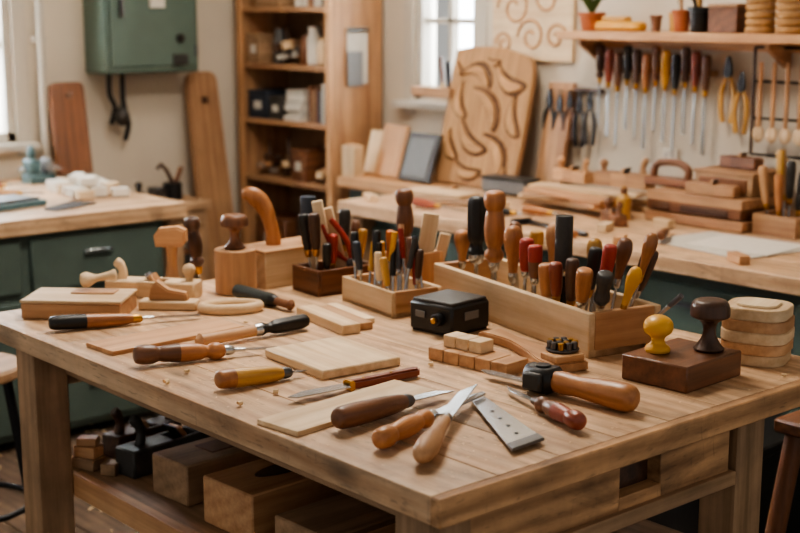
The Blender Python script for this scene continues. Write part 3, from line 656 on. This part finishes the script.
def leanY(name,x,y,w,h_,t,mat,ang,z,round_=0,tp=1):
    o=O(name,M=X((x,y,z),(-ang,0,0))); r=min(w/2*.9,round_) if round_ else .004
    pts=[(-w/2,0),(w/2,0)]
    w2=w*tp
    pts+=[(w2/2,h_-r)]+[(w2/2-r+r*math.cos(a),h_-r+r*math.sin(a)) for a in (.4,.8,1.2,1.57)]+[(-w2/2+r-r*math.sin(a),h_-r+r*math.cos(a)) for a in (0.01,.4,.8,1.2)]+[(-w2/2,h_-r)]
    o.prism(pts,t,mat,X((0,0,0),(90,0,0)),bev=.003); return o
o=leanY('cutting_board',1.54,4.12,.17,.42,.03,'w_brown',8,T+.008,.03); o.box((0,-.02,.36),(.03,.01,.02),'w_dark'); o.end()
o=leanY('long_board',2.27,3.98,.22,1.34,.03,'w_shelf',9,.008,.05,.8); o.box((0,-.02,1.2),(.03,.01,.03),'w_dark'); o.end()
o=O('left_workbench')
for i in range(5): o.box((.52,3.05+.235*(i+.5),T-.03),(1.9,.233,.06),'w_table',bev=.003)
o.box((.5,3.62,.43),(1.76,1.05,.78),'bench_green',bev=.004)
for i in range(3):
    for z,hh in ((.70,.2),(.45,.24),(.19,.24)):
        xx=1.08-.58*i; o.box((xx,3.085,z),(.54,.02,hh),'bench_green',bev=.005); o.box((xx,3.068,z+.03),(.12,.02,.016),'steel')
for y in (3.11,4.12): o.box((1.43,y,.41),(.07,.07,.82),'w_old',bev=.004)
o.end()
o=O('white_blocks',(1.29,3.53,Bz),-8)
for i in range(8):
    for k in range(3): 
        if R.random()<.85: o.box((-.08+.075*k+R.uniform(-.006,.006),-.17+.05*i,.021+.003*(i%3)),(.068,.042,.036+.006*(i%3)),'white' if (i+k)%4 else 'w_cream',rot=(0,0,R.uniform(-8,8)),bev=.003)
for i in range(4): o.box((-.04+.03*(i%2),-.1+.06*i,.065),(.07,.045,.03),'white',rot=(0,0,20*i),bev=.003)
o.end()
o=O('tool_case',(.86,3.40,Bz),12); o.box((0,0,.012),(.26,.2,.022),'teal',bev=.004); o.box((0,0,.028),(.22,.16,.01),'charcoal',bev=.002); o.end()
tool('screwdriver',(.86,3.76,Bz+.02),(1.12,3.74,Bz+.014),.14,.017,'black','fat')
tool('wood_chisel',(.95,3.87,Bz+.02),(1.20,3.88,Bz+.014),.12,.016,'w_red','fat')
tool('wood_chisel',(.92,3.64,Bz+.02),(1.11,3.56,Bz+.014),.1,.016,'w_mid','fat')
o=O('bench_vise',(1.30,4.0,Bz)); o.box((0,0,.02),(.12,.1,.04),'teal',bev=.006); o.box((-.03,0,.07),(.05,.09,.07),'teal',bev=.008); o.box((.04,0,.07),(.03,.09,.07),'grey',bev=.008); o.cyl((.0,0,.06),.012,.18,'steel',rot=(0,90,0)); o.tube([(.09,-.05,.06),(.09,.05,.06)],.005,'steel'); o.lathe(smooth([(0,.015),(.03,.02),(.06,.01)],2),'teal',X((-.03,0,.105))); o.end()
o=O('steel_files',(1.06,3.2,Bz),20)
for i in range(4): o.box((0,.025*i,.005),(.22,.012,.008),'steel_dark',rot=(0,0,i*4))
o.end()
o=O('side_table'); o.box((1.82,4.0,.73),(.52,.36,.04),'w_old'); 
for x in (1.60,2.04):
    for y in (3.86,4.13): o.box((x,y,.355),(.05,.05,.71),'w_old')
o.box((1.82,3.84,.66),(.46,.02,.09),'w_old'); o.box((1.82,4.0,.25),(.46,.3,.02),'w_old'); o.end()
plane_tool('smoothing_plane',(1.70,3.94,.752),10,.18,.06,.05,'iron')
o=O('machine_parts',(1.95,3.95,.752)); o.cyl((0,0,.04),.045,.08,'iron'); o.box((-.07,.02,.031),(.06,.08,.06),'steel_dark'); o.tube([(0,0,.08),(-.03,0,.14),(-.06,0,.17),(-.08,0,.15)],.01,'w_dark'); o.tube([(.02,0,.08),(.05,0,.15)],.012,'w_brown'); o.end()
o=O('storage_box',(1.82,4.0,.262)); o.box((0,0,.12),(.36,.24,.24),'charcoal',bev=.006); o.box((0,0,.245),(.37,.25,.02),'w_brown'); o.end()
o=O('workshop_stool',(.14,2.12,0),10)
o.cyl((0,0,.62),.16,.035,'w_old',seg=32,bev=.008)
for i in range(4):
    a=math.radians(45+90*i); o.tube([(.11*math.cos(a),.11*math.sin(a),.61),(.19*math.cos(a),.19*math.sin(a),.0)],.014,'iron')
pts=[(.165*math.cos(i*.3927),.165*math.sin(i*.3927),.22) for i in range(16)]; o.tube(pts,.009,'iron',closed=True); o.end()
o=O('wooden_stool',(1.50,.10,0),0)
o.box((0,0,.66),(.34,.3,.035),'w_brown',bev=.006)
for sx in (-1,1):
    for sy in (-1,1): o.tube([(sx*.13,sy*.11,.65),(sx*.2,sy*.17,0)],.024,'w_brown')
    o.tube([(sx*.175,-.145,.22),(sx*.175,.145,.22)],.013,'w_brown')
o.end()
o=O('storage_bin',(1.72,.64,0)); o.box((0,0,.24),(.3,.36,.46),'black',bev=.01,taper=(1.06,1.06)); o.box((0,0,.48),(.34,.4,.03),'black',bev=.006); o.end()
# ================= LIGHT
def area(name,loc,rot,sx,sy,e,col):
    l=bpy.data.lights.new(name,'AREA'); l.shape='RECTANGLE'; l.size=sx; l.size_y=sy; l.energy=e; l.color=col
    ob=bpy.data.objects.new(name,l); ob.location=loc; ob.rotation_euler=[math.radians(a) for a in rot]; bpy.context.scene.collection.objects.link(ob)
area('added_top_light',(1.0,1.5,2.88),(0,0,0),.7,.7,50,(1,.9,.78))  # added area light without a fixture, makes up top light under the ceiling
area('added_top_light',(2.0,2.6,2.88),(0,0,0),.7,.7,18,(1,.9,.78))  # second added top light towards the back corner, no fixture either
area('window_light',(.815,4.5,1.75),(-90,0,0),1.0,1.3,220,(.92,.96,1))
area('window_light',(3.1,3.01,1.8),(0,90,0),1.1,.42,60,(.92,.96,1))
w=bpy.data.worlds.new('World'); bpy.context.scene.world=w; w.use_nodes=True
bg=w.node_tree.nodes['Background']; bg.inputs[0].default_value=(1,.95,.88,1); bg.inputs[1].default_value=.47
# ================= CAMERA
cd=bpy.data.cameras.new('camera'); cam=bpy.data.objects.new('camera',cd); bpy.context.scene.collection.objects.link(cam)
cd.sensor_width=36; cd.lens=60; cd.clip_start=.02
pit=math.atan(256.5/1333)
fw=Vector((.6561*math.cos(pit),.7547*math.cos(pit),-math.sin(pit)))
cam.location=(-1.338,-1.467,1.63); cam.rotation_euler=fw.to_track_quat('-Z','Y').to_euler()
cd.dof.use_dof=True; cd.dof.focus_distance=2.7; cd.dof.aperture_fstop=3.2
bpy.context.scene.camera=cam
sc=bpy.context.scene
sc.view_settings.view_transform='AgX'; sc.view_settings.look='AgX - Medium High Contrast'
